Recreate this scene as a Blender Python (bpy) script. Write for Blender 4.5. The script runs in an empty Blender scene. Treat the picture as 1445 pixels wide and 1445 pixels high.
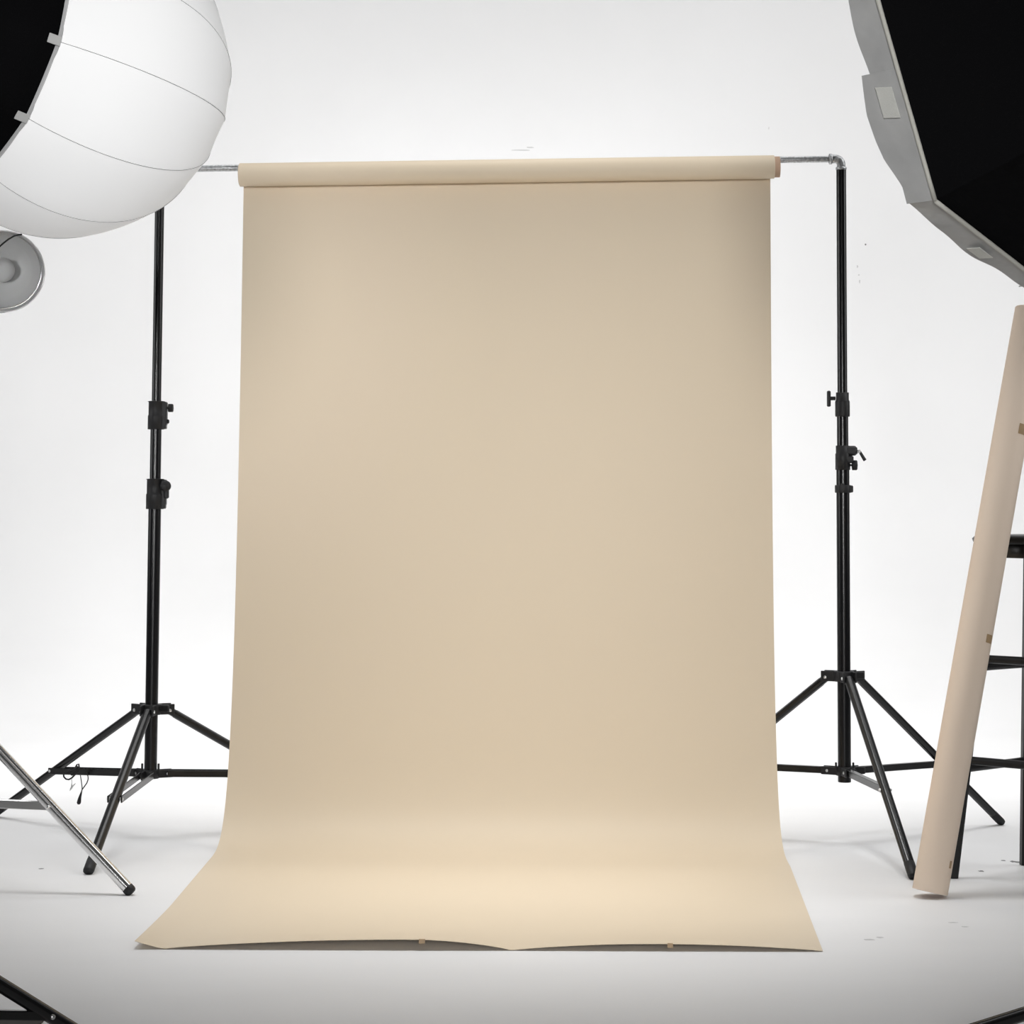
import bpy, math, random
from mathutils import Vector, Matrix
random.seed(4)
scene = bpy.context.scene
COL = scene.collection

# ------------------------------------------------------------------ camera
F, H, CX, CY = 3000.0, 0.844, 722.5, 515.0
TH = math.atan((715 - CY) / F)
RO = math.radians(0.28)
V = Vector
fwd = V((0, math.cos(TH), math.sin(TH)))
up0 = V((0, -math.sin(TH), math.cos(TH)))
r0 = V((1, 0, 0))
rt = r0 * math.cos(RO) + up0 * math.sin(RO)
up = up0 * math.cos(RO) - r0 * math.sin(RO)
cam_d = bpy.data.cameras.new('camera')
cam = bpy.data.objects.new('camera', cam_d)
COL.objects.link(cam)
m = Matrix((rt, up, -fwd)).transposed().to_4x4()
m.translation = V((0, 0, H))
cam.matrix_world = m
cam_d.sensor_fit = 'HORIZONTAL'
cam_d.sensor_width = 36.0
cam_d.lens = F / 1445 * 36.0
cam_d.shift_x = 0.0
cam_d.shift_y = (CY - 722.5) / 1445
cam_d.clip_start = 0.05
scene.camera = cam

def at(px, py, Y):
    """world point seen at a pixel of the photograph, on the plane y = Y"""
    r = fwd + rt * ((px - CX) / F) - up * ((py - CY) / F)
    return V((0, 0, H)) + r * (Y / r.y)

# ------------------------------------------------------------------ world, lights, exposure
w = bpy.data.worlds.new('studio_air')
scene.world = w
w.use_nodes = True
w.node_tree.nodes['Background'].inputs[0].default_value = (1, 1, 1, 1)
w.node_tree.nodes['Background'].inputs[1].default_value = 0.02

def area(name, loc, target, sx, sy, power, spread=180):
    d = bpy.data.lights.new(name, 'AREA')
    d.shape = 'RECTANGLE'; d.size = sx; d.size_y = sy; d.energy = power
    d.spread = math.radians(spread)
    o = bpy.data.objects.new(name, d); COL.objects.link(o)
    o.location = loc
    o.rotation_euler = (V(target) - V(loc)).to_track_quat('-Z', 'Y').to_euler()
    return o

area('overhead_back', (0.0, 6.6, 4.4), (0, 6.7, 0), 5, 1.2, 30, 60)
area('overhead_narrow', (0.0, 4.8, 4.6), (0, 4.6, 0), 1.2, 0.9, 5.9, 33)
area('wall_high_left', (-3.0, 5.2, 4.0), (0.4, 8.7, 2.2), 2, 1.5, 52)
area('wall_high_right', (3.0, 5.2, 4.0), (-0.4, 8.7, 2.2), 2, 1.5, 56)
area('wall_low_left', (-3.4, 5.6, 1.4), (0.0, 8.7, 1.2), 1, 1.5, 16, 90)
area('wall_low_right', (3.4, 5.6, 1.4), (0.0, 8.7, 1.2), 1, 1.5, 18, 90)
area('front_fill', (0.12, -2.2, 1.55), (0, 5.4, 1.2), 0.9, 1.4, 11.8, 36)
area('left_fill', (-2.6, -1.0, 1.2), (-1.2, 4.55, 1.35), 0.4, 0.5, 0.8, 14)
area('side_left', (-4.5, 4.4, 1.7), (1.1, 4.85, 0.9), 1.2, 1.6, 3, 35)
area('side_right', (4.5, 4.4, 2.2), (0, 5.2, 1.0), 1.2, 1.6, 2.2, 35)
scene.view_settings.view_transform = 'Standard'
scene.view_settings.look = 'None'
scene.view_settings.exposure = 0.0
scene.view_settings.gamma = 1.0
scene.view_settings.use_curve_mapping = False
scene.cycles.use_denoising = True
scene.cycles.max_bounces = 10
scene.cycles.diffuse_bounces = 6

# ------------------------------------------------------------------ materials
def mat(name, color, rough=0.5, metal=0.0, noise=None, bump=None, spec=0.5, emit=0.0, coat=0.0):
    M = bpy.data.materials.new(name); M.use_nodes = True
    nt = M.node_tree; b = nt.nodes['Principled BSDF']
    b.inputs['Base Color'].default_value = (*color, 1)
    b.inputs['Roughness'].default_value = rough
    b.inputs['Metallic'].default_value = metal
    b.inputs['Specular IOR Level'].default_value = spec
    b.inputs['Coat Weight'].default_value = coat
    if emit:
        b.inputs['Emission Color'].default_value = (1, 1, 1, 1)
        b.inputs['Emission Strength'].default_value = emit
    tc = nt.nodes.new('ShaderNodeTexCoord')
    if noise:
        sc, amt, other = noise
        n = nt.nodes.new('ShaderNodeTexNoise'); n.inputs['Scale'].default_value = sc
        n.inputs['Detail'].default_value = 5
        nt.links.new(tc.outputs['Object'], n.inputs['Vector'])
        r = nt.nodes.new('ShaderNodeValToRGB')
        r.color_ramp.elements[0].position = 0.5 - amt; r.color_ramp.elements[1].position = 0.5 + amt
        r.color_ramp.elements[0].color = (*other, 1); r.color_ramp.elements[1].color = (*color, 1)
        nt.links.new(n.outputs['Fac'], r.inputs['Fac'])
        nt.links.new(r.outputs['Color'], b.inputs['Base Color'])
    if bump:
        sc, st = bump
        n = nt.nodes.new('ShaderNodeTexNoise'); n.inputs['Scale'].default_value = sc
        nt.links.new(tc.outputs['Object'], n.inputs['Vector'])
        bp = nt.nodes.new('ShaderNodeBump'); bp.inputs['Strength'].default_value = st
        bp.inputs['Distance'].default_value = 0.01
        nt.links.new(n.outputs['Fac'], bp.inputs['Height'])
        nt.links.new(bp.outputs['Normal'], b.inputs['Normal'])
    return M

M_paper = mat('beige_paper', (0.742, 0.628, 0.475), 0.55, spec=0.35, noise=(1.3, 0.3, (0.735, 0.62, 0.465)))
M_paper2 = mat('beige_rolled_paper', (0.78, 0.655, 0.54), 0.8, spec=0.2, noise=(6, 0.3, (0.77, 0.635, 0.515)))
M_core = mat('cardboard_tube', (0.56, 0.37, 0.26), 0.8, noise=(30, 0.25, (0.46, 0.31, 0.21)))
M_coredark = mat('tube_inside', (0.10, 0.06, 0.04), 0.9)
M_tape = mat('brown_tape', (0.42, 0.28, 0.15), 0.5, noise=(60, 0.2, (0.34, 0.23, 0.12)))
M_blk = mat('black_painted_metal', (0.006, 0.006, 0.007), 0.24, spec=0.35, bump=(300, 0.03))
M_blkleg = mat('black_anodised_leg', (0.009, 0.009, 0.0095), 0.27, spec=0.42)
M_plast = mat('black_plastic', (0.012, 0.012, 0.013), 0.5, spec=0.35, bump=(400, 0.1))
M_rivet = mat('steel_rivet', (0.7, 0.7, 0.7), 0.3, metal=1.0)
M_galv = mat('galvanised_steel', (0.62, 0.63, 0.64), 0.42, metal=0.9, noise=(170, 0.2, (0.30, 0.31, 0.32)), bump=(160, 0.25))
M_chrome = mat('chromed_steel', (0.85, 0.85, 0.85), 0.2, metal=1.0)
M_alu = mat('satin_aluminium', (0.72, 0.72, 0.72), 0.42, metal=0.3, noise=(9, 0.3, (0.64, 0.64, 0.64)))
M_fabblk = mat('black_fabric', (0.003, 0.003, 0.0035), 0.75, spec=0.05, bump=(500, 0.15))
M_fabwht = mat('white_diffusion_fabric', (0.93, 0.93, 0.93), 0.9, spec=0.1, emit=0.29)
M_seam = mat('grey_seam_thread', (0.52, 0.52, 0.52), 0.8)
M_tab = mat('white_webbing', (0.62, 0.62, 0.61), 0.8, bump=(600, 0.2))
M_lip = mat('grey_nylon_lip', (0.50, 0.50, 0.49), 0.55, spec=0.4, noise=(14, 0.3, (0.38, 0.38, 0.38)), bump=(22, 0.5))
M_piping = mat('cream_piping', (0.55, 0.54, 0.49), 0.7)
M_velcro = mat('pale_velcro', (0.66, 0.66, 0.62), 0.8, bump=(700, 0.3))
M_wood = mat('black_lacquered_wood', (0.004, 0.004, 0.004), 0.35, spec=0.28, bump=(40, 0.06))
M_bulb = mat('frosted_glass', (0.62, 0.62, 0.62), 0.35)
M_slab = mat('dark_taupe', (0.045, 0.040, 0.036), 0.8, noise=(30, 0.3, (0.035, 0.03, 0.028)))

def white_studio(name, base, scuff):
    M = bpy.data.materials.new(name); M.use_nodes = True
    nt = M.node_tree; b = nt.nodes['Principled BSDF']
    b.inputs['Roughness'].default_value = 0.55
    b.inputs['Specular IOR Level'].default_value = 0.25
    tc = nt.nodes.new('ShaderNodeTexCoord')
    n = nt.nodes.new('ShaderNodeTexNoise'); n.inputs['Scale'].default_value = 1.7; n.inputs['Detail'].default_value = 6
    mp = nt.nodes.new('ShaderNodeMapping'); mp.inputs['Scale'].default_value = (1, 2.2, 1)
    nt.links.new(tc.outputs['Object'], mp.inputs['Vector']); nt.links.new(mp.outputs['Vector'], n.inputs['Vector'])
    r = nt.nodes.new('ShaderNodeValToRGB')
    r.color_ramp.elements[0].position = 0.33; r.color_ramp.elements[1].position = 0.55
    r.color_ramp.elements[0].color = (*[c * scuff for c in base], 1); r.color_ramp.elements[1].color = (*base, 1)
    nt.links.new(n.outputs['Fac'], r.inputs['Fac']); nt.links.new(r.outputs['Color'], b.inputs['Base Color'])
    return M
M_floor = white_studio('white_painted_floor', (0.86, 0.86, 0.863), 0.98)
M_wall = M_floor
M_scuff = mat('grey_scuff', (0.22, 0.22, 0.22), 0.8)

# ------------------------------------------------------------------ mesh helpers
class MB:
    def __init__(s): s.v, s.f, s.sm, s.mi = [], [], [], []
    def add(s, vs, fs, smooth=True, mi=0):
        b = len(s.v); s.v += [tuple(x) for x in vs]
        for f in fs: s.f.append(tuple(i + b for i in f)); s.sm.append(smooth); s.mi.append(mi)
        return s
    def ring(s, c, u, v, r, n, ru=None):
        ru = ru or r
        return [c + u * (math.cos(2 * math.pi * i / n) * ru) + v * (math.sin(2 * math.pi * i / n) * r) for i in range(n)]
    def lathe(s, o, ax, prof, n=32, mi=0, side=None, shade=True):
        """prof: list of (radius, height along ax)"""
        o = V(o); ax = V(ax).normalized()
        u = V(side) if side else ax.orthogonal()
        u = (u - ax * u.dot(ax)).normalized(); v = ax.cross(u)
        vs = []
        for r, h in prof: vs += s.ring(o + ax * h, u, v, max(r, 1e-5), n)
        fs = []
        for k in range(len(prof) - 1):
            for i in range(n):
                j = (i + 1) % n
                fs.append((k * n + i, k * n + j, (k + 1) * n + j, (k + 1) * n + i))
        return s.add(vs, fs, shade, mi)
    def tube(s, a, b, r, r2=None, n=20, caps=True, mi=0, chamfer=0.0):
        a, b = V(a), V(b); r2 = r if r2 is None else r2
        ax = b - a; L = ax.length
        c = min(chamfer, L / 3, r * 0.6)
        if c > 0: s.lathe(a, ax, [(r - c, 0), (r, c)], n, mi); s.lathe(a, ax, [(r, c), (r2, L - c)], n, mi); s.lathe(a, ax, [(r2, L - c), (r2 - c, L)], n, mi)
        else: s.lathe(a, ax, [(r, 0), (r2, L)], n, mi)
        if caps:
            axn = ax.normalized(); u = axn.orthogonal().normalized(); v = axn.cross(u)
            k = [i for i in range(n)]
            s.add(s.ring(a, u, v, r - c, n), [tuple(reversed(k))], False, mi)
            s.add(s.ring(b, u, v, r2 - c, n), [tuple(k)], False, mi)
        return s
    def oval(s, a, b, side, wu, wv, n=20, mi=0):
        """flattened tube; wu is the half width along side"""
        a, b = V(a), V(b); ax = (b - a).normalized(); u = V(side); u = (u - ax * u.dot(ax)).normalized(); v = ax.cross(u)
        vs = s.ring(a, u, v, wv, n, wu) + s.ring(b, u, v, wv, n, wu)
        s.add(vs, [(i, (i + 1) % n, n + (i + 1) % n, n + i) for i in range(n)], True, mi)
        k = list(range(n)); s.add(vs[:n], [tuple(reversed(k))], False, mi); s.add(vs[n:], [tuple(k)], False, mi)
        return s
    def box(s, c, x, y, z, ax=None, mi=0, bev=0.0):
        """box of half sizes x y z about c in frame ax (3 vectors)"""
        c = V(c); A = ax or (V((1, 0, 0)), V((0, 1, 0)), V((0, 0, 1)))
        A = [V(q).normalized() for q in A]
        b = min(bev, x * .6, y * .6, z * .6)
        if b <= 0:
            vs = [c + A[0] * (x * i) + A[1] * (y * j) + A[2] * (z * k) for i in (-1, 1) for j in (-1, 1) for k in (-1, 1)]
            return s.add(vs, [(0, 1, 3, 2), (4, 6, 7, 5), (0, 4, 5, 1), (2, 3, 7, 6), (0, 2, 6, 4), (1, 5, 7, 3)], False, mi)
        # chamfered vertical edges + chamfered top and bottom: stack of octagon rings
        def ringp(X, Y, Z, b):
            pts = [(X - b, -Y), (X, -Y + b), (X, Y - b), (X - b, Y), (-X + b, Y), (-X, Y - b), (-X, -Y + b), (-X + b, -Y)]
            return [c + A[0] * p + A[1] * q + A[2] * Z for p, q in pts]
        vs = ringp(x - b, y - b, -z, b) + ringp(x, y, -z + b, b) + ringp(x, y, z - b, b) + ringp(x - b, y - b, z, b)
        fs = [tuple(range(7, -1, -1)), tuple(range(24, 32))]
        for k in range(3):
            for i in range(8):
                j = (i + 1) % 8; fs.append((k * 8 + i, k * 8 + j, k * 8 + 8 + j, k * 8 + 8 + i))
        return s.add(vs, fs, False, mi)
    def path(s, pts, r, n=10, mi=0, radii=None, caps=True):
        pts = [V(p) for p in pts]; N = len(pts); vs = []
        t = (pts[1] - pts[0]).normalized(); u = t.orthogonal().normalized()
        for i, p in enumerate(pts):
            t = (pts[min(i + 1, N - 1)] - pts[max(i - 1, 0)]).normalized()
            u = (u - t * u.dot(t)).normalized(); v = t.cross(u)
            vs += s.ring(p, u, v, radii[i] if radii else r, n)
        fs = [(k * n + i, k * n + (i + 1) % n, (k + 1) * n + (i + 1) % n, (k + 1) * n + i) for k in range(N - 1) for i in range(n)]
        if caps: fs += [tuple(range(n - 1, -1, -1)), tuple(range((N - 1) * n, N * n))]
        return s.add(vs, fs, True, mi)
    def grid(s, P, mi=0, smooth=True, closed=False):
        R, Cn = len(P), len(P[0]); vs = [q for row in P for q in row]
        cc = Cn if closed else Cn - 1
        return s.add(vs, [(a * Cn + b, a * Cn + (b + 1) % Cn, (a + 1) * Cn + (b + 1) % Cn, (a + 1) * Cn + b) for a in range(R - 1) for b in range(cc)], smooth, mi)
    def build(s, name, mats, parent=None, solid=0, offset=0, subsurf=0):
        """links everything collected so far as one mesh object; vertices are given in world space"""
        o0 = V((0, 0, 0))
        q = parent
        while q is not None: o0 += q.location; q = q.parent
        me = bpy.data.meshes.new(name)
        if parent is None:
            xs = list(zip(*s.v)); base = V(((min(xs[0]) + max(xs[0])) / 2, (min(xs[1]) + max(xs[1])) / 2, min(xs[2])))
        else: base = V((0, 0, 0))
        me.from_pydata([V(p) - o0 - base for p in s.v], [], s.f)
        me.polygons.foreach_set('use_smooth', s.sm)
        for mm in (mats if isinstance(mats, (list, tuple)) else [mats]): me.materials.append(mm)
        me.polygons.foreach_set('material_index', s.mi)
        me.update()
        o = bpy.data.objects.new(name, me); COL.objects.link(o)
        if parent is not None: o.parent = parent
        else: o.location = base
        if solid:
            md = o.modifiers.new('thickness', 'SOLIDIFY'); md.thickness = solid; md.offset = offset
            es = o.modifiers.new('crisp_edges', 'EDGE_SPLIT'); es.split_angle = math.radians(50)
        return o

def thing(name, label, cat, loc, group=None):
    o = bpy.data.objects.new(name, None); COL.objects.link(o)
    o.empty_display_size = 0.1
    o.location = V(loc); o['label'] = label; o['category'] = cat
    if group: o['group'] = group
    return o
def tag(o, label, cat, group=None):
    o['label'] = label; o['category'] = cat
    if group: o['group'] = group
    return o
Z = V((0, 0, 1))

# ------------------------------------------------------------------ the white cove studio
WX = 9.0
floor = MB().grid([[V((x, y, 0)) for x in (-WX, WX)] for y in (-4.0, 2.0, 7.4)], smooth=False).build('floor', M_floor, solid=0.02, offset=-1)
floor['kind'] = 'structure'
rows = []
RC = 1.3
for i in range(25):
    a = math.pi / 2 * i / 24
    y, z = 7.4 + RC * math.sin(a), RC - RC * math.cos(a)
    rows.append([V((-WX, y, z)), V((WX, y, z))])
rows.append([V((-WX, 8.7, 5.2)), V((WX, 8.7, 5.2))])
wall = MB().grid(rows).build('wall_back', M_wall, solid=0.05, offset=-1)
wall['kind'] = 'structure'

# ------------------------------------------------------------------ tripods
def section(p, z0, z1, r): return MB().tube((p.x, p.y, z0), (p.x, p.y, z1), r, n=32, chamfer=0.0008)

def tripod(label, P, azs, Rs, zc, zr, secs, legw=(0.0125, 0.010), collar_r=0.027, mats=(M_blk, M_blkleg, M_plast), group=None,
           brace_f=0.52, double=False, brace=(0.0055, 0.009), chrome=False, ring_r=0.024, collar_h=0.026, name='light_stand', cat='stand', cap=.036):
    P = V((P[0], P[1], 0))
    root = thing(name, label, cat, P, group)
    mp, ml, mpl = mats
    for z0, z1, r in secs: section(P, z0, z1, r).build('pole', mp, root)
    rp = secs[0][2]
    # collar that the legs hinge on
    c = MB(); c.lathe(P, Z, [(rp, zc - collar_h / 2), (collar_r * .86, zc - collar_h / 2), (collar_r * .9, zc - collar_h / 2 + .003), (collar_r * .9, zc + collar_h / 2 - .003), (collar_r * .86, zc + collar_h / 2), (rp, zc + collar_h / 2)], 32)
    g = MB(); g.lathe(P, Z, [(rp, zr - .011), (ring_r * .9, zr - .011), (ring_r * .9, zr + .011), (rp, zr + .011)], 28)
    riv1, riv2 = [], []
    legs = []
    for az, R in zip(azs, Rs):
        d = V((math.cos(az), math.sin(az), 0)); sd = V((-d.y, d.x, 0))
        for s in (-1, 1):
            c.box(P + d * (collar_r + .006) + sd * (s * (legw[0] + .0028)) + Z * (zc), .020, .0022, collar_h * .5, (d, sd, Z), bev=.001)
            g.box(P + d * (ring_r + .012) + sd * (s * (brace[0] + .004)) + Z * (zr), .022, .002, .010, (d, sd, Z), bev=.001)
        A = P + d * (collar_r + .014) + Z * (zc - .003)
        B = P + d * R + Z * 0.009
        ax = (B - A).normalized()
        t_foot = B - ax * (cap - .001)
        leg = MB().oval(A, t_foot, sd, legw[0], legw[1], 24)
        if not chrome: leg.oval(A + ax * .02, t_foot - ax * .01, sd, legw[0] * .25, legw[1] * 1.07, 12)
        lo = leg.build('leg', ml, root)
        nrm = sd.cross(ax)
        fc = MB()
        ps = [(-.003, .9), (-.0025, 1.03), (cap - .001, 1.04), (cap + .003, .96), (cap + .0055, .75), (cap + .0062, .3)]
        rr = [[t_foot + ax * h + sd * (math.cos(k * math.pi / 10) * legw[0] * q) + nrm * (math.sin(k * math.pi / 10) * legw[1] * q) for k in range(20)] for h, q in ps]
        fc.grid(rr, closed=True); fc.add(rr[-1], [tuple(range(20))]); fc.build('foot_cap', mpl, lo)
        mid = A + (B - A) * brace_f
        S = P + d * (ring_r + .022) + Z * zr
        E = mid
        for s in ((-1, 1) if double else (0,)):
            br = MB(); o = sd * (s * (legw[0] + .004))
            b_ax = (E - S).normalized(); bn = sd.cross(b_ax)
            br.box((S + E) / 2 + o, (E - S).length / 2 + .006, brace[0] * (.35 if double else 1), brace[1], (b_ax, sd, bn), bev=.0012)
            br.build('brace', ml, root)
        for s in (-1, 1):
            q = P + d * (collar_r + .014) + sd * (s * (legw[0] + .005)) + Z * (zc - .003)
            riv1.append(MB().lathe(q, sd * s, [(.0042, 0), (.0042, .0012), (.003, .0024), (0, .0026)], 12))
            q = S - d * .004 + sd * (s * (brace[0] + .006))
            riv2.append(MB().lathe(q, sd * s, [(.0036, 0), (.0036, .0012), (.0026, .0022), (0, .0024)], 12))
            q = mid + sd * (s * (legw[0] + .0005))
            b = MB(); b.lathe(q, sd * s, [(.0038, -.001), (.0038, .002 + .004 * double), (.0026, .003 + .004 * double), (0, .0032 + .004 * double)], 12)
            b.build('rivet', M_rivet, lo)
    co = c.build('collar', mpl, root); [r_.build('rivet', M_rivet, co) for r_ in riv1]
    ro = g.build('spreader_ring', mpl, root); [r_.build('rivet', M_rivet, ro) for r_ in riv2]
    return root, co, ro

def knob_x(P, z, sx, reach, r=.0065, kr=.0062):
    """thumb screw on the side of a clamp: stem and fluted knob"""
    b = MB(); a = P + V((sx * reach, 0, z)); ax = V((sx, 0, 0))
    b.lathe(a, ax, [(.003, -.004), (.003, .004)], 12)
    n = 24; prof = [(.6, .003), (1, .004), (1, .014), (.8, .016), (0, .0162)]
    rr = []
    for q, h in prof:
        rr.append([a + ax * h + V((0, math.cos(k * 2 * math.pi / n), math.sin(k * 2 * math.pi / n))) * (kr * 1.15 * q * (1 + .1 * math.cos(6 * k * 2 * math.pi / n))) for k in range(n)])
    b.grid(rr, closed=True)
    return b

# left backdrop stand
LP = V((-0.9202, 5.5, 0)); azL = math.radians(-94.26)
rootL, coL, roL = tripod('black tripod backdrop stand on the left carrying the crossbar, cord hanging on its leg', LP, [azL, azL + 2 * math.pi / 3, azL - 2 * math.pi / 3], [.572] * 3,
    .321, .157, [(.150, .872, .0163), (.86, 1.076, .0143), (1.07, 1.704, .0121)], group=None, double=True, name='backdrop_stand', brace_f=.575, brace=(.0055, .0085), collar_r=.03)
def clamp_body(P, z, r, h, lug=.014, sx=1):
    b = MB()
    b.lathe(P + Z * z, Z, [(r * .80, h * .5), (r * .95, h * .5), (r * 1.06, h * .5 - .0012), (r * .93, h * .5 - .002), (r * .93, .001), (r * .99, -.001), (r, -.003), (r, -h * .5), (r * .8, -h * .5)], 32)
    b.box(P + V((sx * (r * .92), 0, z + .004)), lug * .6, .011, h * .5 - .006, bev=.002)
    b.box(P + V((sx * (r * .86), 0, z - h * .25)), lug * .6, .012, h * .25 - .001, bev=.002)
    return b
# upper clamp
z1 = at(220, 586, 5.5).z
k1 = clamp_body(LP, z1, .0215, .073).build('clamp', M_plast, rootL)
knob_x(LP, z1 + .019, 1, .0275, kr=.0095).build('knob', M_plast, k1)
MB().lathe(LP + V((.028, 0, z1 - .016)), V((1, 0, 0)), [(.006, -.003), (.006, .003), (.004, .0055), (0, .006)], 16).build('screw', M_plast, k1)
z2 = at(218, 697, 5.5).z
k2 = clamp_body(LP, z2, .0228, .078).build('clamp', M_plast, rootL)
b = MB(); c0 = LP + V((.028, -.012, z2 + .020)); b.lathe(c0, V((.4, -.9, .1)), [(.004, -.012), (.013, -.006), (.014, .006), (.011, .011), (0, .0125)], 24)
b.box(c0 + V((.003, .004, -.014)), .006, .007, .018, bev=.003); b.build('knob', M_plast, k2)
# small pins over the spreader ring
for x in (-.021, .021): MB().tube(LP + V((x, -.004, .160)), LP + V((x, -.004, .184)), .0028, n=10, chamfer=.0008).build('pin', M_plast, roL)

# right backdrop stand
RP = V((0.850, 5.46, 0))
rootR, coR, roR = tripod('black tripod backdrop stand on the right, between the beige sheet and the leaning roll', RP, [math.radians(-82.6), math.radians(33.1), math.radians(154.5)], [.55, .555, .54],
    .417, .178, [(.150, .962, .0168), (.95, 1.107, .0146), (1.10, 1.724, .0127)], group=None, name='backdrop_stand', brace_f=.59, brace=(.008, .0085), collar_r=.03)
z3 = at(1187, 571, 5.46).z
b = MB(); b.lathe(RP + Z * z3, Z, [(.012, .031), (.0165, .031), (.0165, .012), (.018, .010), (.0188, .007), (.0188, -.028), (.0180, -.031), (.0145, -.031)], 32)
k3 = b.build('clamp', M_plast, rootR)
b = MB(); q = RP + V((-.018, 0, z3 + .016)); b.tube(q, q + V((-.013, 0, 0)), .005, n=14); b.box(q + V((-.017, 0, -.001)), .0045, .006, .0205, bev=.002); b.build('knob', M_plast, k3)
z4 = at(1187, 646, 5.46).z
b = MB(); b.lathe(RP + Z * z4, Z, [(.014, .031), (.0175, .031), (.0175, .012), (.0190, .010), (.0190, -.031), (.0165, -.031)], 32)
b.box(RP + V((.020, -.004, z4 + .018)), .016, .011, .0125, bev=.005)
b.box(RP + V((.014, -.006, z4 - .004)), .012, .010, .010, bev=.004)
k4 = b.build('clamp', M_plast, rootR)
knob_x(RP + V((0, -.004, 0)), z4 - .019, 1, .020, kr=.0115).build('knob', M_plast, k4)
b = MB(); q = RP + V((.036, -.006, z4 + .017)); b.tube(q, q + V((.008, 0, 0)), .006, n=14, mi=1); b.tube(q + V((.006, 0, 0)), q + V((.020, -.002, -.024)), .0035, .0045, n=12, chamfer=.001)
b.build('lever', [M_plast, M_rivet], k4)
z5 = at(1188, 690, 5.46).z
b = MB(); b.lathe(RP + Z * z5, Z, [(.0165, .010), (.0196, .010), (.0206, .008), (.0206, -.008), (.0196, -.010), (.0165, -.010)], 32)
b.box(RP + V((.019, -.003, z5)), .006, .008, .009, bev=.002); b.box(RP + V((-.004, -.02, z5 + .005)), .005, .003, .009, bev=.001)
b.build('clamp', M_plast, rootR)
for x in (-.022, .022): MB().tube(RP + V((x, -.004, .180)), RP + V((x, -.004, .2)), .0028, n=10, chamfer=.0008).build('pin', M_plast, roR)
for rt_, P_, zz, az in ((coR, RP, .417, 33.1), (roR, RP, .178, 33.1), (coL, LP, .321, 25.7)):
    d = V((math.cos(math.radians(az)), math.sin(math.radians(az)), 0)); d2 = V((.9, -.42, 0)).normalized()
    b = MB(); b.box(P_ + d2 * .042 + Z * (zz + .004), .012, .004, .009, (d2, d2.cross(Z), Z), bev=.002); b.tube(P_ + d2 * .028 + Z * zz, P_ + d2 * .034 + Z * zz, .005, n=12)
    b.build('lock_knob', M_plast, rt_)

# ------------------------------------------------------------------ crossbar of galvanised pipe
TL, TR = V((LP.x - .002, LP.y, 1.725)), V((RP.x - .003, RP.y, 1.744))
zR = at(1140, 224, 5.46).z; zL = at(310, 238, 5.5).z
EL, ER = V((LP.x, LP.y, zL - .002)), V((RP.x, RP.y, zR))
bd = (ER - EL).normalized()                # direction of the bar
bar = thing('crossbar', 'galvanised steel pipe crossbar with elbow ends, threaded through the wide beige paper roll', 'pipe', (EL + ER) / 2)
MB().tube(EL + bd * .030, ER - bd * .030, .0086, n=28).build('pipe', M_galv, bar)
for E_, s in ((EL, 1), (ER, -1)):
    b = MB(); cc = .016; pts = []
    for i in range(11):
        a = math.pi / 2 * i / 10
        pts.append(E_ + bd * (s * (cc - cc * math.sin(a)) ) - Z * (cc - cc * math.cos(a)))
    b.path([E_ + bd * (s * .030)] + pts[::-1] + [] if False else [E_ + bd * (s * .028)] + pts + [E_ - Z * .026], .0112, n=24)
    eo = b.build('elbow', M_galv, bar)
    for p_, ax in ((E_ + bd * (s * .024), bd * s), (E_ - Z * .022, -Z)):
        MB().lathe(p_, ax, [(.0112, -.001), (.0136, 0), (.0142, .003), (.0136, .0065), (.0112, .0075)], 28).build('collar_band', M_galv, eo)

# ------------------------------------------------------------------ beige paper roll and its long sheet
rl = at(338, 243.8, 5.49).x; rr_ = at(1092, 233, 5.47).x
def on_bar(x): return EL + bd * ((x - EL.x) / bd.x)
RAD, CORE = .0305, .0272
drop = .0185
cL, cR = on_bar(rl) - Z * drop, on_bar(rr_) - Z * drop
fd = V((bd.y, -bd.x, 0)).normalized()       # towards the camera, square to the bar
roll = thing('backdrop_paper', 'wide beige paper roll on the crossbar with its long sheet sweeping onto the floor', 'paper backdrop', V(((cL.x + cR.x) / 2, 5.4, 0)))
wr = MB()
L = (cR - cL).length
wr.lathe(cL, bd, [(CORE, .001), (RAD - .001, 0), (RAD, .001), (RAD, L * .5), (RAD, L - .001), (RAD - .001, L), (CORE, L - .001)], 64)
wr.build('wound_paper', M_paper, roll)
co = MB(); co.lathe(cL - bd * .001, bd, [(.0225, .001), (CORE, .000), (CORE, L + .015), (.0225, L + .015), (.0225, L * .5), (.0225, 0.001)], 48)
co.build('cardboard_core', M_core, roll)
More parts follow.
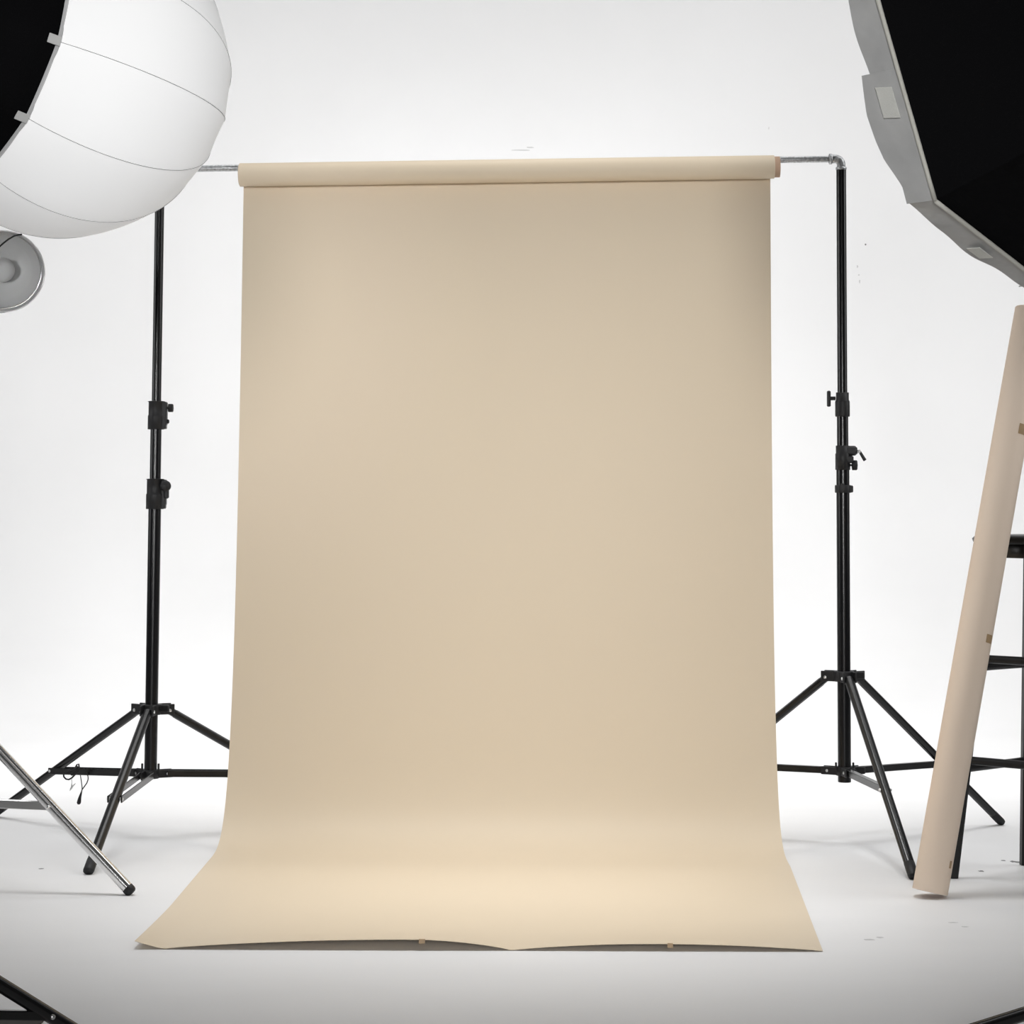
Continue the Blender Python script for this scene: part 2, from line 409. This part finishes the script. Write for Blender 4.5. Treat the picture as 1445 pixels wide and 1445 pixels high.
# sheet: d = distance in front of the roll's back, z = height
prof = [(0, None), (0.002, 1.60), (.006, 1.4), (.012, 1.2), (.020, 1.0), (.031, .8), (.046, .62), (.062, .48), (.080, .37), (.098, .29), (.117, .22), (.140, .155), (.168, .100), (.200, .060), (.238, .031), (.285, .0125), (.34, .0045), (.42, .0018)]
def cr(a, b, c, d, t): return .5 * ((2 * b) + (-a + c) * t + (2 * a - 5 * b + 4 * c - d) * t * t + (-a + 3 * b - 3 * c + d) * t ** 3)
NU = 90
edgeL = [(0.0, -.683), (0.34, -.680), (1.5, -.675)]
def sheet_point(u, t):
    """u 0..1 across, t 0..1 hanging part, 1..2 floor part"""
    topz = (cL + (cR - cL) * u).z
    x0 = .006 + (L - .013) * u
    base = cL + bd * x0 - fd * (RAD - .0004); base.z = 0
    if t <= 1:
        k = t * (len(prof) - 1); i = min(int(k), len(prof) - 2); f = k - i
        g = lambda n_: prof[max(0, min(len(prof) - 1, n_))]
        zz = lambda n_: (topz if g(n_)[1] is None else g(n_)[1])
        d = cr(g(i - 1)[0], g(i)[0], g(i + 1)[0], g(i + 2)[0], f)
        z = cr(zz(i - 1), zz(i), zz(i + 1), zz(i + 2), f)
        return base + fd * max(d, 0) + Z * max(z, .0015)
    f = t - 1
    A = base + fd * .42
    # where the cut front edge lies
    FL_, FR_ = V((-.713, 4.110, 0)), V((.598, 4.118, 0))
    E = FL_ + (FR_ - FL_) * u
    p = A + (E - A) * f
    z = .0018
    xx = p.x
    # two low arches along the front edge
    def arch(x, a, b_, pk, h):
        if x <= a or x >= b_: return 0
        q = (x - a) / (pk - a) if x < pk else (b_ - x) / (b_ - pk)
        return h * (math.sin(q * math.pi / 2) ** .8)
    h = arch(xx, -.655, .0, -.19, .0185) + arch(xx, .012, .594, .28, .0120)
    fall = max(0, (f - .72) / .28) ** 1.8
    z += h * fall
    # curled near left corner
    cu = max(0, 1 - (u / .040)); z += .014 * cu ** 1.1 * max(0, (f - .55) / .45) ** 1.3
    return p + Z * z
rows = []
NT = 90
for j in range(NT + 1): rows.append([sheet_point(i / NU, j / NT) for i in range(NU + 1)])
for j in range(1, 61): rows.append([sheet_point(i / NU, 1 + (j / 60)) for i in range(NU + 1)])
MB().grid(rows).build('hanging_sheet', M_paper, roll, solid=.0006, offset=0)
# bits of tape left on the front edge
for ux, wd in ((.417, .009), (.778, .008)):
    pts = [[sheet_point(ux + du, 1 + fr) + Z * .0009 + V((0, -.001 if fr == 1 else 0, 0)) for du in (-wd / 2, 0, wd / 2)] for fr in (.992, 1.0)]
    last = [p - Z * .0075 - V((0, .0012, 0)) for p in pts[-1]]
    MB().grid(pts + [last]).build('tape', M_tape, roll, solid=.0004)

# ------------------------------------------------------------------ cord and clip hanging on the left stand's leg
cd = thing('power_cord', 'thin black cord with a plug, looped over the brace of the left backdrop stand', 'cord', at(112, 1134, 5.56))
YC = 5.62
def pth(pp, Y): return [at(x, y, Y) for x, y in pp]
MB().path(pth([(113.5, 1094), (115, 1104), (115.8, 1110), (115.8, 1114)], YC - .02), .0013, 8).build('cord_strand', M_plast, cd)
MB().path(pth([(122, 1090), (124.3, 1096), (124.3, 1100), (122.5, 1105), (119, 1110), (116, 1114), (114.2, 1119), (113, 1123)], YC - .022), .0015, 8).build('cord_strand', M_plast, cd)
MB().path(pth([(115.5, 1116), (114.3, 1120), (112.8, 1125), (111.8, 1130), (111.2, 1133), (111, 1135)], YC - .024), .003, 14, radii=[.0015, .0026, .0038, .0052, .0054, .0030]).build('plug', M_plast, cd)
b = MB(); b.path(pth([(90, 1092), (90, 1096), (93, 1099.3), (97, 1100), (101, 1098), (105, 1094), (108, 1090), (112, 1085), (111, 1078), (108.5, 1079), (106, 1084), (102, 1088), (96, 1087), (91, 1090)], YC - .03), .0022, 10)
b.path(pth([(100, 1089), (106, 1086), (111, 1088), (107, 1092), (101, 1093), (98, 1090), (104, 1087), (110, 1082)], YC - .035), .0032, 10)
b.build('cord_coil', M_plast, cd)
cl = thing('bulldog_clip', 'tiny silver spring clip dangling from the cord coil on the left stand', 'clip', at(100, 1116, YC - .04))
b = MB(); b.path(pth([(101, 1099), (101.5, 1104), (101.2, 1108)], YC - .04), .0010, 8); b.path(pth([(106.5, 1105.5), (103, 1109), (101, 1112), (98.5, 1116)], YC - .04), .0018, 8, radii=[.0009, .0020, .0024, .0008])
b.build('jaw', M_rivet, cl)
b = MB(); b.path(pth([(101.2, 1106), (101, 1110), (99, 1114)], YC - .041), .0014, 8); b.build('jaw', M_rivet, cl)

# ------------------------------------------------------------------ leaning paper roll
RB_ = .0385
bot = at(1311.5, 1263, 4.70); 
top = at(1456.5, 437, 4.86)
ax = (top - bot).normalized()
low = RB_ * math.sqrt(1 - ax.z ** 2)
bot = bot + ax * ((low + .0012 - bot.z) / ax.z)
LL = (top - bot).length
lr = thing('paper_roll', 'tall wound roll of beige paper leaning against the black stool at the right edge', 'paper roll', (bot.x, bot.y, 0))
MB().lathe(bot, ax, [(.029, 0), (RB_ - .0008, 0), (RB_, .001), (RB_, LL * .5), (RB_, LL - .001), (RB_ - .0008, LL), (.029, LL)], 64).build('wound_paper', M_paper2, lr)
MB().lathe(bot, ax, [(.0292, .003), (.0292, -.0005), (.0250, -.0005), (.0250, LL + .001), (.0292, LL + .001), (.0292, LL - .003)], 48).build('cardboard_core', M_core, lr)
def tape_on(px, py, wpx, hpx, name='tape', mt=M_tape):
    # a small patch wrapped on the cylinder where it is seen at px, py
    best = None
    for i in range(400):
        h = LL * i / 400
        for k in range(-40, 41):
            a = -math.pi / 2 + k * math.pi / 80
            u_ = V((1, 0, 0)); u_ = (u_ - ax * u_.dot(ax)).normalized(); v_ = ax.cross(u_)
            if v_.y < 0: v_ = -v_
            p = bot + ax * h + u_ * (RB_ * math.cos(a)) + v_ * (RB_ * math.sin(a))
            d = p - V((0, 0, H)); z = d.dot(fwd)
            e = (CX + F * d.dot(rt) / z - px) ** 2 + (CY - F * d.dot(up) / z - py) ** 2
            if best is None or e < best[0]: best = (e, h, a, u_, v_)
    e, h, a, u_, v_ = best
    rows = []
    for j in range(5):
        hh = h + (j / 4 - .5) * hpx
        rows.append([bot + ax * hh + u_ * ((RB_ + .0005) * math.cos(a + (i / 6 - .5) * wpx)) + v_ * ((RB_ + .0005) * math.sin(a + (i / 6 - .5) * wpx)) for i in range(7)])
    MB().grid(rows).build(name, mt, lr, solid=.0003)
tape_on(1396.5, 901, .55, .019)
tape_on(1444, 607, .7, .024)
tape_on(1341, 1221, .2, .016)

# ------------------------------------------------------------------ bar stool
sc_ = V((1.25, 4.92, 0))
stl = thing('bar_stool', 'black round-topped wooden bar stool at the right edge behind the leaning paper roll', 'stool', sc_)
zs = at(1440, 755, 4.9).z
b = MB(); b.lathe(sc_ + V((.0, .03, 0)), Z, [(0.0, zs), (.158, zs), (.170, zs - .003), (.1765, zs - .009), (.174, zs - .017), (.165, zs - .021), (0, zs - .021)], 64); b.build('seat', M_wood, stl)
b = MB(); b.lathe(sc_, Z, [(.0, zs - .021), (.128, zs - .021), (.130, zs - .023), (.130, zs - .050), (.128, zs - .052), (.0, zs - .052)], 56); b.build('apron', M_wood, stl)
feet = [V((1.016, 4.938, 0)), V((1.225, 5.12, 0))]
feet += [sc_ * 2 - feet[0], sc_ * 2 - feet[1]]
tops = [sc_ + (f_ - sc_) * .61 + Z * (zs - .04) for f_ in feet]
tops[1].x = 1.227
def leg_at(i, z): return feet[i] + (tops[i] - feet[i]) * (z / tops[i].z)
for i in range(4):
    d = (feet[i] - sc_).normalized()
    ps = [feet[i] + Z * .0005, leg_at(i, .4), tops[i]]
    b = MB(); sd = Z.cross(d)
    rr = []
    for p, q in zip(ps, (.011, .0125, .0135)): rr.append([p + d * (q * x) + sd * (q * y) for x, y in ((-1, -.7), (-.7, -1), (.7, -1), (1, -.7), (1, .7), (.7, 1), (-.7, 1), (-1, .7))])
    b.grid(rr, closed=True, smooth=False); b.add(rr[0], [tuple(range(7, -1, -1))], False); b.add(rr[-1], [tuple(range(8))], False)
    b.build('leg', M_wood, stl)
for i, j, hs in ((0, 3, (.500, .268)), (0, 1, (.480, .249)), (1, 2, (.500, .268)), (2, 3, (.480, .249))):
    for h in hs: MB().tube(leg_at(i, h), leg_at(j, h), .0095, n=20).build('rung', M_wood, stl)

# ------------------------------------------------------------------ lantern softbox, top left
Rs = 238 / F * 3.21
sc3 = at(88, 100, 3.2)
def imgdir(x, y, z): return (rt * x - up * y - fwd * z).normalized()   # x right, y down, z towards the camera
nl = imgdir(-.7488, -.2551, .6117)
dR = 110.1 / 238 * Rs; Rr = math.sqrt(Rs ** 2 - dR ** 2)
e1 = nl.cross(imgdir(0, 0, 1)).normalized(); e2 = nl.cross(e1)
# in-image azimuth of the first seam, measured the same way
def az_dir(a): return e1 * math.cos(a) + e2 * math.sin(a)
def pr(p):
    d = p - V((0, 0, H)); z = d.dot(fwd); return (CX + F * d.dot(rt) / z, CY - F * d.dot(up) / z)
best = min((((pr(sc3 + nl * dR + az_dir(k * math.pi / 720) * Rr)[0] - 88) ** 2 + (pr(sc3 + nl * dR + az_dir(k * math.pi / 720) * Rr)[1] - 194) ** 2), k * math.pi / 720) for k in range(1440))
A0 = best[1]; NG = 12; GA = 2 * math.pi / NG
lan = thing('lantern_softbox', 'big round white diffusion softbox with black back, hanging in at the top left', 'studio light', sc3 - Z * Rs)
amax = math.acos(dR / Rs)
def gore(a):  # slightly flatter between the ribs
    f = ((a - A0) / GA) % 1.0
    return 1 - .010 * math.sin(f * math.pi)
rows = []
for i in range(49):
    la = amax + (math.pi - .02 - amax) * i / 48
    rows.append([sc3 + (nl * math.cos(la) + az_dir(2 * math.pi * k / 144 + A0) * math.sin(la)) * (Rs * (1 - (1 - gore(2 * math.pi * k / 144 + A0)) * min(1, 4 * abs(la - amax)))) for k in range(144)])
dif = MB().grid(rows, closed=True).build('diffuser', M_fabwht, lan)
for g_ in range(NG):
    a = A0 + g_ * GA
    MB().path([sc3 + (nl * math.cos(la) + az_dir(a) * math.sin(la)) * (Rs + .0002) for la in [amax + (math.pi - .3 - amax) * i / 40 for i in range(41)]], .0006, 6).build('seam', M_seam, dif)
# black shell, convex towards the stand
DS = .17
rows = []
rc = sc3 + nl * dR
for i in range(25):
    q = i / 24
    r = Rr * math.cos(q * math.pi / 2 * .90); h = DS * math.sin(q * math.pi / 2 * .90)
    rows.append([rc + nl * h + az_dir(2 * math.pi * k / 144 + A0) * (r * gore(2 * math.pi * k / 144 + A0) ** 2) for k in range(144)])
sh = MB().grid(rows, closed=True).build('black_shell', M_fabblk, lan)
# hem round the rim
MB().grid([[rc + nl * h + az_dir(2 * math.pi * k / 144 + A0) * ((Rr + o_) * gore(2 * math.pi * k / 144 + A0) ** (2 if h > 0 else 1)) for k in range(144)] for h, o_ in ((-.0015, .0012), (.0015, .0022), (.0042, .0004))], closed=True).build('rim_hem', M_seam, lan, solid=.0006)
for g_ in range(NG):
    a = A0 + g_ * GA; dr = az_dir(a); tn = nl.cross(dr)
    p0 = rc + dr * (Rr + .0045) - nl * .002; p1 = rc + dr * (Rr * .993 + .0035) + nl * .021
    a3 = (p1 - p0).normalized(); cn = tn.cross(a3)
    MB().box((p0 + p1) / 2 + cn * 0, .0095, .0068, .0009, (a3, tn, cn), bev=.0005).build('rib_tab', M_tab, lan)
apx = rc + nl * (DS * .985)
MB().lathe(apx, nl, [(.055, -.02), (.062, -.015), (.062, .006), (.05, .010), (.05, .0)], 40).build('speed_ring', M_plast, lan)
b = MB(); b.lathe(apx, nl, [(0, .004), (.055, .004), (.058, .01), (.058, .19), (.052, .205), (0, .206)], 40); b.build('strobe_head', M_plast, lan)

# ------------------------------------------------------------------ stand under the lantern
hd = apx + nl * .11
PL_ = V((hd.x, hd.y + .0, 0))
def fl(px, py):
    r = fwd + rt * ((px - CX) / F) - up * ((py - CY) / F); return V((0, 0, H)) + r * (-H / r.z)
def collar_height(P, y0, slope):
    """height at which the leg line of the photo meets the pole"""
    lo, hi = 0.05, 1.0
    for _ in range(40):
        mz = (lo + hi) / 2; x, y = pr(V((P.x, P.y, mz)))
        if y < y0 + slope * x: hi = mz
        else: lo = mz
    return lo
ft = fl(190, 1516)
vL = ft - PL_; aL = math.atan2(vL.y, vL.x); zcl = collar_height(PL_, 1412, .607)
zbr = at(40, 1427, 3.2).z
ztop = hd.z - .075
fr = 1 - zbr / zcl
zrl = at(-345, 1433, PL_.y).z
rootA, _, _ = tripod('black light stand at the bottom left corner, nearest the camera, under the white lantern', PL_, [aL, aL + 2 * math.pi / 3, aL - 2 * math.pi / 3], [vL.length] * 3,
    zcl, zrl, [(zrl - .02, .85, .0165), (.84, 1.25, .0145), (1.24, ztop, .0125)], legw=(.0098, .0098), brace_f=fr, brace=(.006, .0068))
b = MB(); b.box(PL_ + Z * (ztop + .004), .016, .016, .022, bev=.004); b.build('swivel_mount', M_plast, rootA)

# thin dark taupe slab covering the floor at the bottom left corner
slab_ = MB(); slab_.box(V((-1.16, 3.13, .002)), .40, .41, .002, bev=.001)
tag(slab_.build('dark_floor_slab', M_slab), 'thin dark taupe slab on the floor in the bottom left corner', 'mat')

# ------------------------------------------------------------------ octagonal softbox, top right
N8 = V((-.70347, .7106, -.01276)).normalized()          # the way it faces, to the sheet
A8, B8, C8 = V((.5495, 3.1753, 1.6210)), V((.6560, 3.2754, 1.3224)), V((.8804, 3.4956, 1.2140))
s8 = (A8 - B8).length; R8 = s8 / 2 / math.sin(math.pi / 8)
mid8 = (A8 + C8) / 2; cen8 = B8 + (mid8 - B8).normalized() * R8
u8 = (B8 - cen8).normalized(); v8 = N8.cross(u8)
sgn = 1 if (A8 - cen8).dot(v8) > 0 else -1
v8 *= sgn                                               # index +1 = A8, index -1 = C8
def rim8(i): a = i * math.pi / 4; return cen8 + (u8 * math.cos(a) + v8 * math.sin(a)) * R8
octb = thing('octagonal_softbox', 'large black octagonal softbox with a pale grey lip at the top right', 'studio light', cen8 - Z * R8)
ap8 = cen8 - N8 * .38
for i in range(8):
    Pa, Pb = rim8(i), rim8(i + 1)
    rows = []
    for j in range(17):
        t = j / 16
        row = []
        for k in range(13):
            s = k / 12
            bulge = math.sin(s * math.pi)
            rim_p = Pa + (Pb - Pa) * s
            ring_p = ap8 + ((rim_p - cen8) * .17)
            p = rim_p + (ring_p - rim_p) * t
            # rods bow outwards, the cloth between them sits a little inside
            out = (rim_p - cen8).normalized()
            p += (out * .9 - N8 * .35) * (.030 * math.sin(t * math.pi)) - out * (.012 * bulge * math.sin(t * math.pi) ** .5 if t > 0 else 0)
            row.append(p)
        rows.append(row)
    MB().grid(rows).build('fabric_panel', M_fabblk, octb)
def lipw(i, t):
    if i == 0: return .052 + .003 * math.sin(9 * t)
    if i == 7: return .050 - .010 * (1 - t) + .010 * math.exp(-((t - .50) / .2) ** 2)
    return .05 + .008 * math.sin(t * math.pi)
def flapw(t):       # slack lower flap of the upper edge
    K = [(0, .052), (.09, .050), (.16, .058), (.23, .067), (.33, .072), (.46, .0745), (.55, .070), (.66, .064)]
    for (a, x), (b, y) in zip(K, K[1:]):
        if t <= b: return x + (y - x) * (t - a) / (b - a)
    return K[-1][1]
for i in range(8):
    Pa, Pb = rim8(i), rim8(i + 1); out = ((Pa + Pb) / 2 - cen8).normalized()
    rows = []
    for j in range(9):
        q = j / 8; row = []
        for k in range(41):
            t = k / 40 if i else .58 + .42 * k / 40
            p = Pa + (Pb - Pa) * t
            row.append(p + N8 * (lipw(i, t) * q) + out * (.0015 * math.sin(17 * t + i) * q + (.004 * math.sin(math.pi * t) * q)))
        rows.append(row)
    lip = MB().grid(rows).build('lip', M_lip, octb, solid=.0012)
    MB().path([Pa + (Pb - Pa) * (k / 10) + out * .002 - N8 * .0005 for k in range(11)], .0036, 10).build('piping', M_piping, octb)
    d = (Pb - Pa).normalized()
    for tc_, w_, hh in (((.50, .025, .030),) if i == 0 else ((.46, .020, .024),)):
        c_ = Pa + (Pb - Pa) * tc_ + N8 * .030 + out * .0075
        MB().box(c_, w_, .015 if i == 0 else .012, .0008, (d, (N8 * 1.0 + d * .12), out), bev=.0005).build('velcro_patch', M_velcro, octb)
# loose overlapping end of the lip on the upper edge
Pa, Pb = rim8(0), rim8(1); out = ((Pa + Pb) / 2 - cen8).normalized()
rows = []
for j in range(9):
    q = j / 8
    rows.append([Pa + (Pb - Pa) * (.645 * k / 30) + out * (.0015 + .005 * q * math.sin(k / 30 * 2.6)) + N8 * (flapw(.645 * k / 30) * q) for k in range(31)])
MB().grid(rows).build('lip_flap', M_lip, octb, solid=.001)
# front cloth, set back inside the lip
b = MB(); b.add([rim8(i) + N8 * .012 - (rim8(i) - cen8) * .012 for i in range(8)], [tuple(range(8))], False); b.build('front_cloth', M_fabwht, octb)
MB().lathe(ap8, -N8, [(.085, -.02), (.088, -.01), (.088, .012), (.07, .016), (.07, .0)], 40).build('speed_ring', M_plast, octb)
b = MB(); b.lathe(ap8, -N8, [(0, .004), (.064, .004), (.066, .01), (.066, .22), (.058, .235), (0, .236)], 40); b.build('strobe_head', M_plast, octb)
h8 = ap8 - N8 * .13
PR_ = V((h8.x, h8.y, 0))
ft = fl(1325, 1477); vR = ft - PR_; aR = math.atan2(vR.y, vR.x)
zcr = collar_height(PR_, 1460 + .295 * 1363, -.295)
rootB, _, _ = tripod('black light stand of which one leg shows in the bottom right corner', PR_, [aR, aR + 2 * math.pi / 3, aR - 2 * math.pi / 3], [vR.length] * 3,
    zcr, .10, [(.08, .80, .0165), (.79, 1.2, .0145), (1.19, h8.z - .08, .0125)], legw=(.0115, .0100), brace_f=.45, brace=(.006, .0065))
b = MB(); b.box(PR_ + Z * (h8.z - .078), .018, .018, .022, bev=.004); b.build('swivel_mount', M_plast, rootB)

# ------------------------------------------------------------------ silver reflector lamp and its chrome stand
rc7 = at(4.5, 383, 4.55); R7 = 57.5 / F * 4.57
n7 = imgdir(.26, .08, .96)
lamp = thing('reflector_lamp', 'round silver metal reflector dish facing the camera at the left edge, below the lantern', 'studio light', rc7 - Z * R7)
pr7 = [(R7 * .985, .000), (R7, .0015), (R7 * 1.0, -.001), (R7 * .975, -.002), (R7 * .965, -.030), (R7 * .955, -.034)]
b = MB(); b.lathe(rc7, n7, [(R7 * .955, -.050), (R7 * .99, -.044), (R7 * .995, -.002), (R7 * 1.008, .0), (R7 * 1.0, .0022), (R7 * .975, .0015), (R7 * .968, -.001), (R7 * .955, -.042), (R7 * .93, -.045), (R7 * .915, -.047)], 72)
b.lathe(rc7, n7, [(R7 * .915, -.047), (R7 * .86, -.056), (R7 * .70, -.072), (R7 * .5, -.086), (R7 * .36, -.093), (R7 * .30, -.096)], 72)
b.lathe(rc7, n7, [(R7 * .36, -.10), (R7 * .5, -.088), (R7 * .72, -.070), (R7 * .88, -.060), (R7 * .955, -.050)], 72)
dish = b.build('reflector_dish', M_alu, lamp)
MB().lathe(rc7, n7, [(R7 * .945, -.0425), (R7 * .955, -.0402), (R7 * .93, -.0395), (R7 * .915, -.0425)], 72).build('inner_ring', M_chrome, dish)
b = MB(); b.lathe(rc7, n7, [(R7 * .31, -.10), (R7 * .31, -.075), (R7 * .28, -.062), (R7 * .20, -.055), (R7 * .1, -.052), (0, -.0515)], 40); b.build('bulb_cover', M_bulb, lamp)
b = MB(); b.lathe(rc7, n7, [(0, -.096), (R7 * .5, -.096), (.056, -.10), (.058, -.11), (.058, -.29), (.05, -.30), (0, -.30)], 40); b.build('lamp_body', M_plast, lamp)
q7 = rc7 + n7 * .001
b = MB(); b.path([at(x, y, 4.535) for x, y in ((31, 330.8), (26, 331.3), (20, 333), (12, 337.5), (5, 343), (-4, 351), (-14, 362), (-24, 376), (-33, 392), (-38, 400))], .0019, 8); b.build('wire', M_plast, lamp)

bd7 = rc7 - n7 * .2
PC = V((bd7.x - .09, bd7.y, 0))
ft = fl(183.5, 1263); vC = ft - PC; aC = math.atan2(vC.y, vC.x)
zcc = collar_height(PC, 1088, 1.112)
zrc = at(35, 1145, 4.64).z
rootC, _, _ = tripod('silver chromed light stand at the left edge with one leg crossing the black tripod', PC, [aC, aC + 2 * math.pi / 3, aC - 2 * math.pi / 3], [vC.length] * 3,
    zcc, zrc + .006, [(zrc - .02, .95, .0150), (.94, 1.25, .0130), (1.24, bd7.z - .075, .011)], legw=(.0125, .0125), mats=(M_chrome, M_chrome, M_plast), cap=.008, chrome=True, brace_f=1 - zrc / zcc, brace=(.0065, .0095))
b = MB(); b.box(PC + Z * (bd7.z - .078) + V((.045, 0, 0)), .060, .014, .022, bev=.004); b.build('swivel_mount', M_plast, rootC)

# ------------------------------------------------------------------ small scuffs on floor and wall
for px, py, lx, ly in ((1430, 1216, .010, .006), (1438.5, 1216.8, .011, .006), (1416, 1214.5, .007, .004), (1385, 1229.5, .008, .004), (58, 1226, .007, .003)):
    p = fl(px, py)
    n = 12; vs = [p + V((math.cos(k * math.pi / 6) * lx * random.uniform(.6, 1.1), math.sin(k * math.pi / 6) * ly * 2.2 * random.uniform(.6, 1.1), .0004)) for k in range(n)]
    o = MB().add(vs, [tuple(range(n))], False).build('floor_scuff', M_scuff, solid=.0003); o['kind'] = 'structure'
M_faint = mat('faint_scuff', (0.62, 0.62, 0.62), 0.8)
for px, py, lx, ly in ((1226, 1326, .014, .003), (1242, 1323, .008, .003), (1345, 1302, .010, .002), (1362, 1308, .008, .002), (1258, 1177, .004, .002)):
    p = fl(px, py)
    vs = [p + V((math.cos(k * math.pi / 6) * lx * random.uniform(.6, 1.1), math.sin(k * math.pi / 6) * ly * 2.2 * random.uniform(.6, 1.1), .0004)) for k in range(12)]
    o = MB().add(vs, [tuple(range(12))], False).build('floor_scuff', M_faint, solid=.0003); o['kind'] = 'structure'
for px, py, lx, lz, mm in ((1221.5, 345, .004, .004, M_scuff), (1210, 376, .003, .008, M_faint), (1212, 388, .004, .003, M_faint), (1213, 397, .003, .009, M_faint), (1085, 181, .002, .008, M_faint), (735, 212, .045, .003, M_faint), (748, 208, .02, .003, M_faint)):
    p = at(px, py, 8.6995)
    vs = [p + V((math.cos(k * math.pi / 6) * lx * random.uniform(.6, 1.1), 0, math.sin(k * math.pi / 6) * lz * random.uniform(.6, 1.1))) for k in range(12)]
    o = MB().add(vs, [tuple(range(12))], False).build('wall_scuff', mm, solid=.0003); o['kind'] = 'structure'
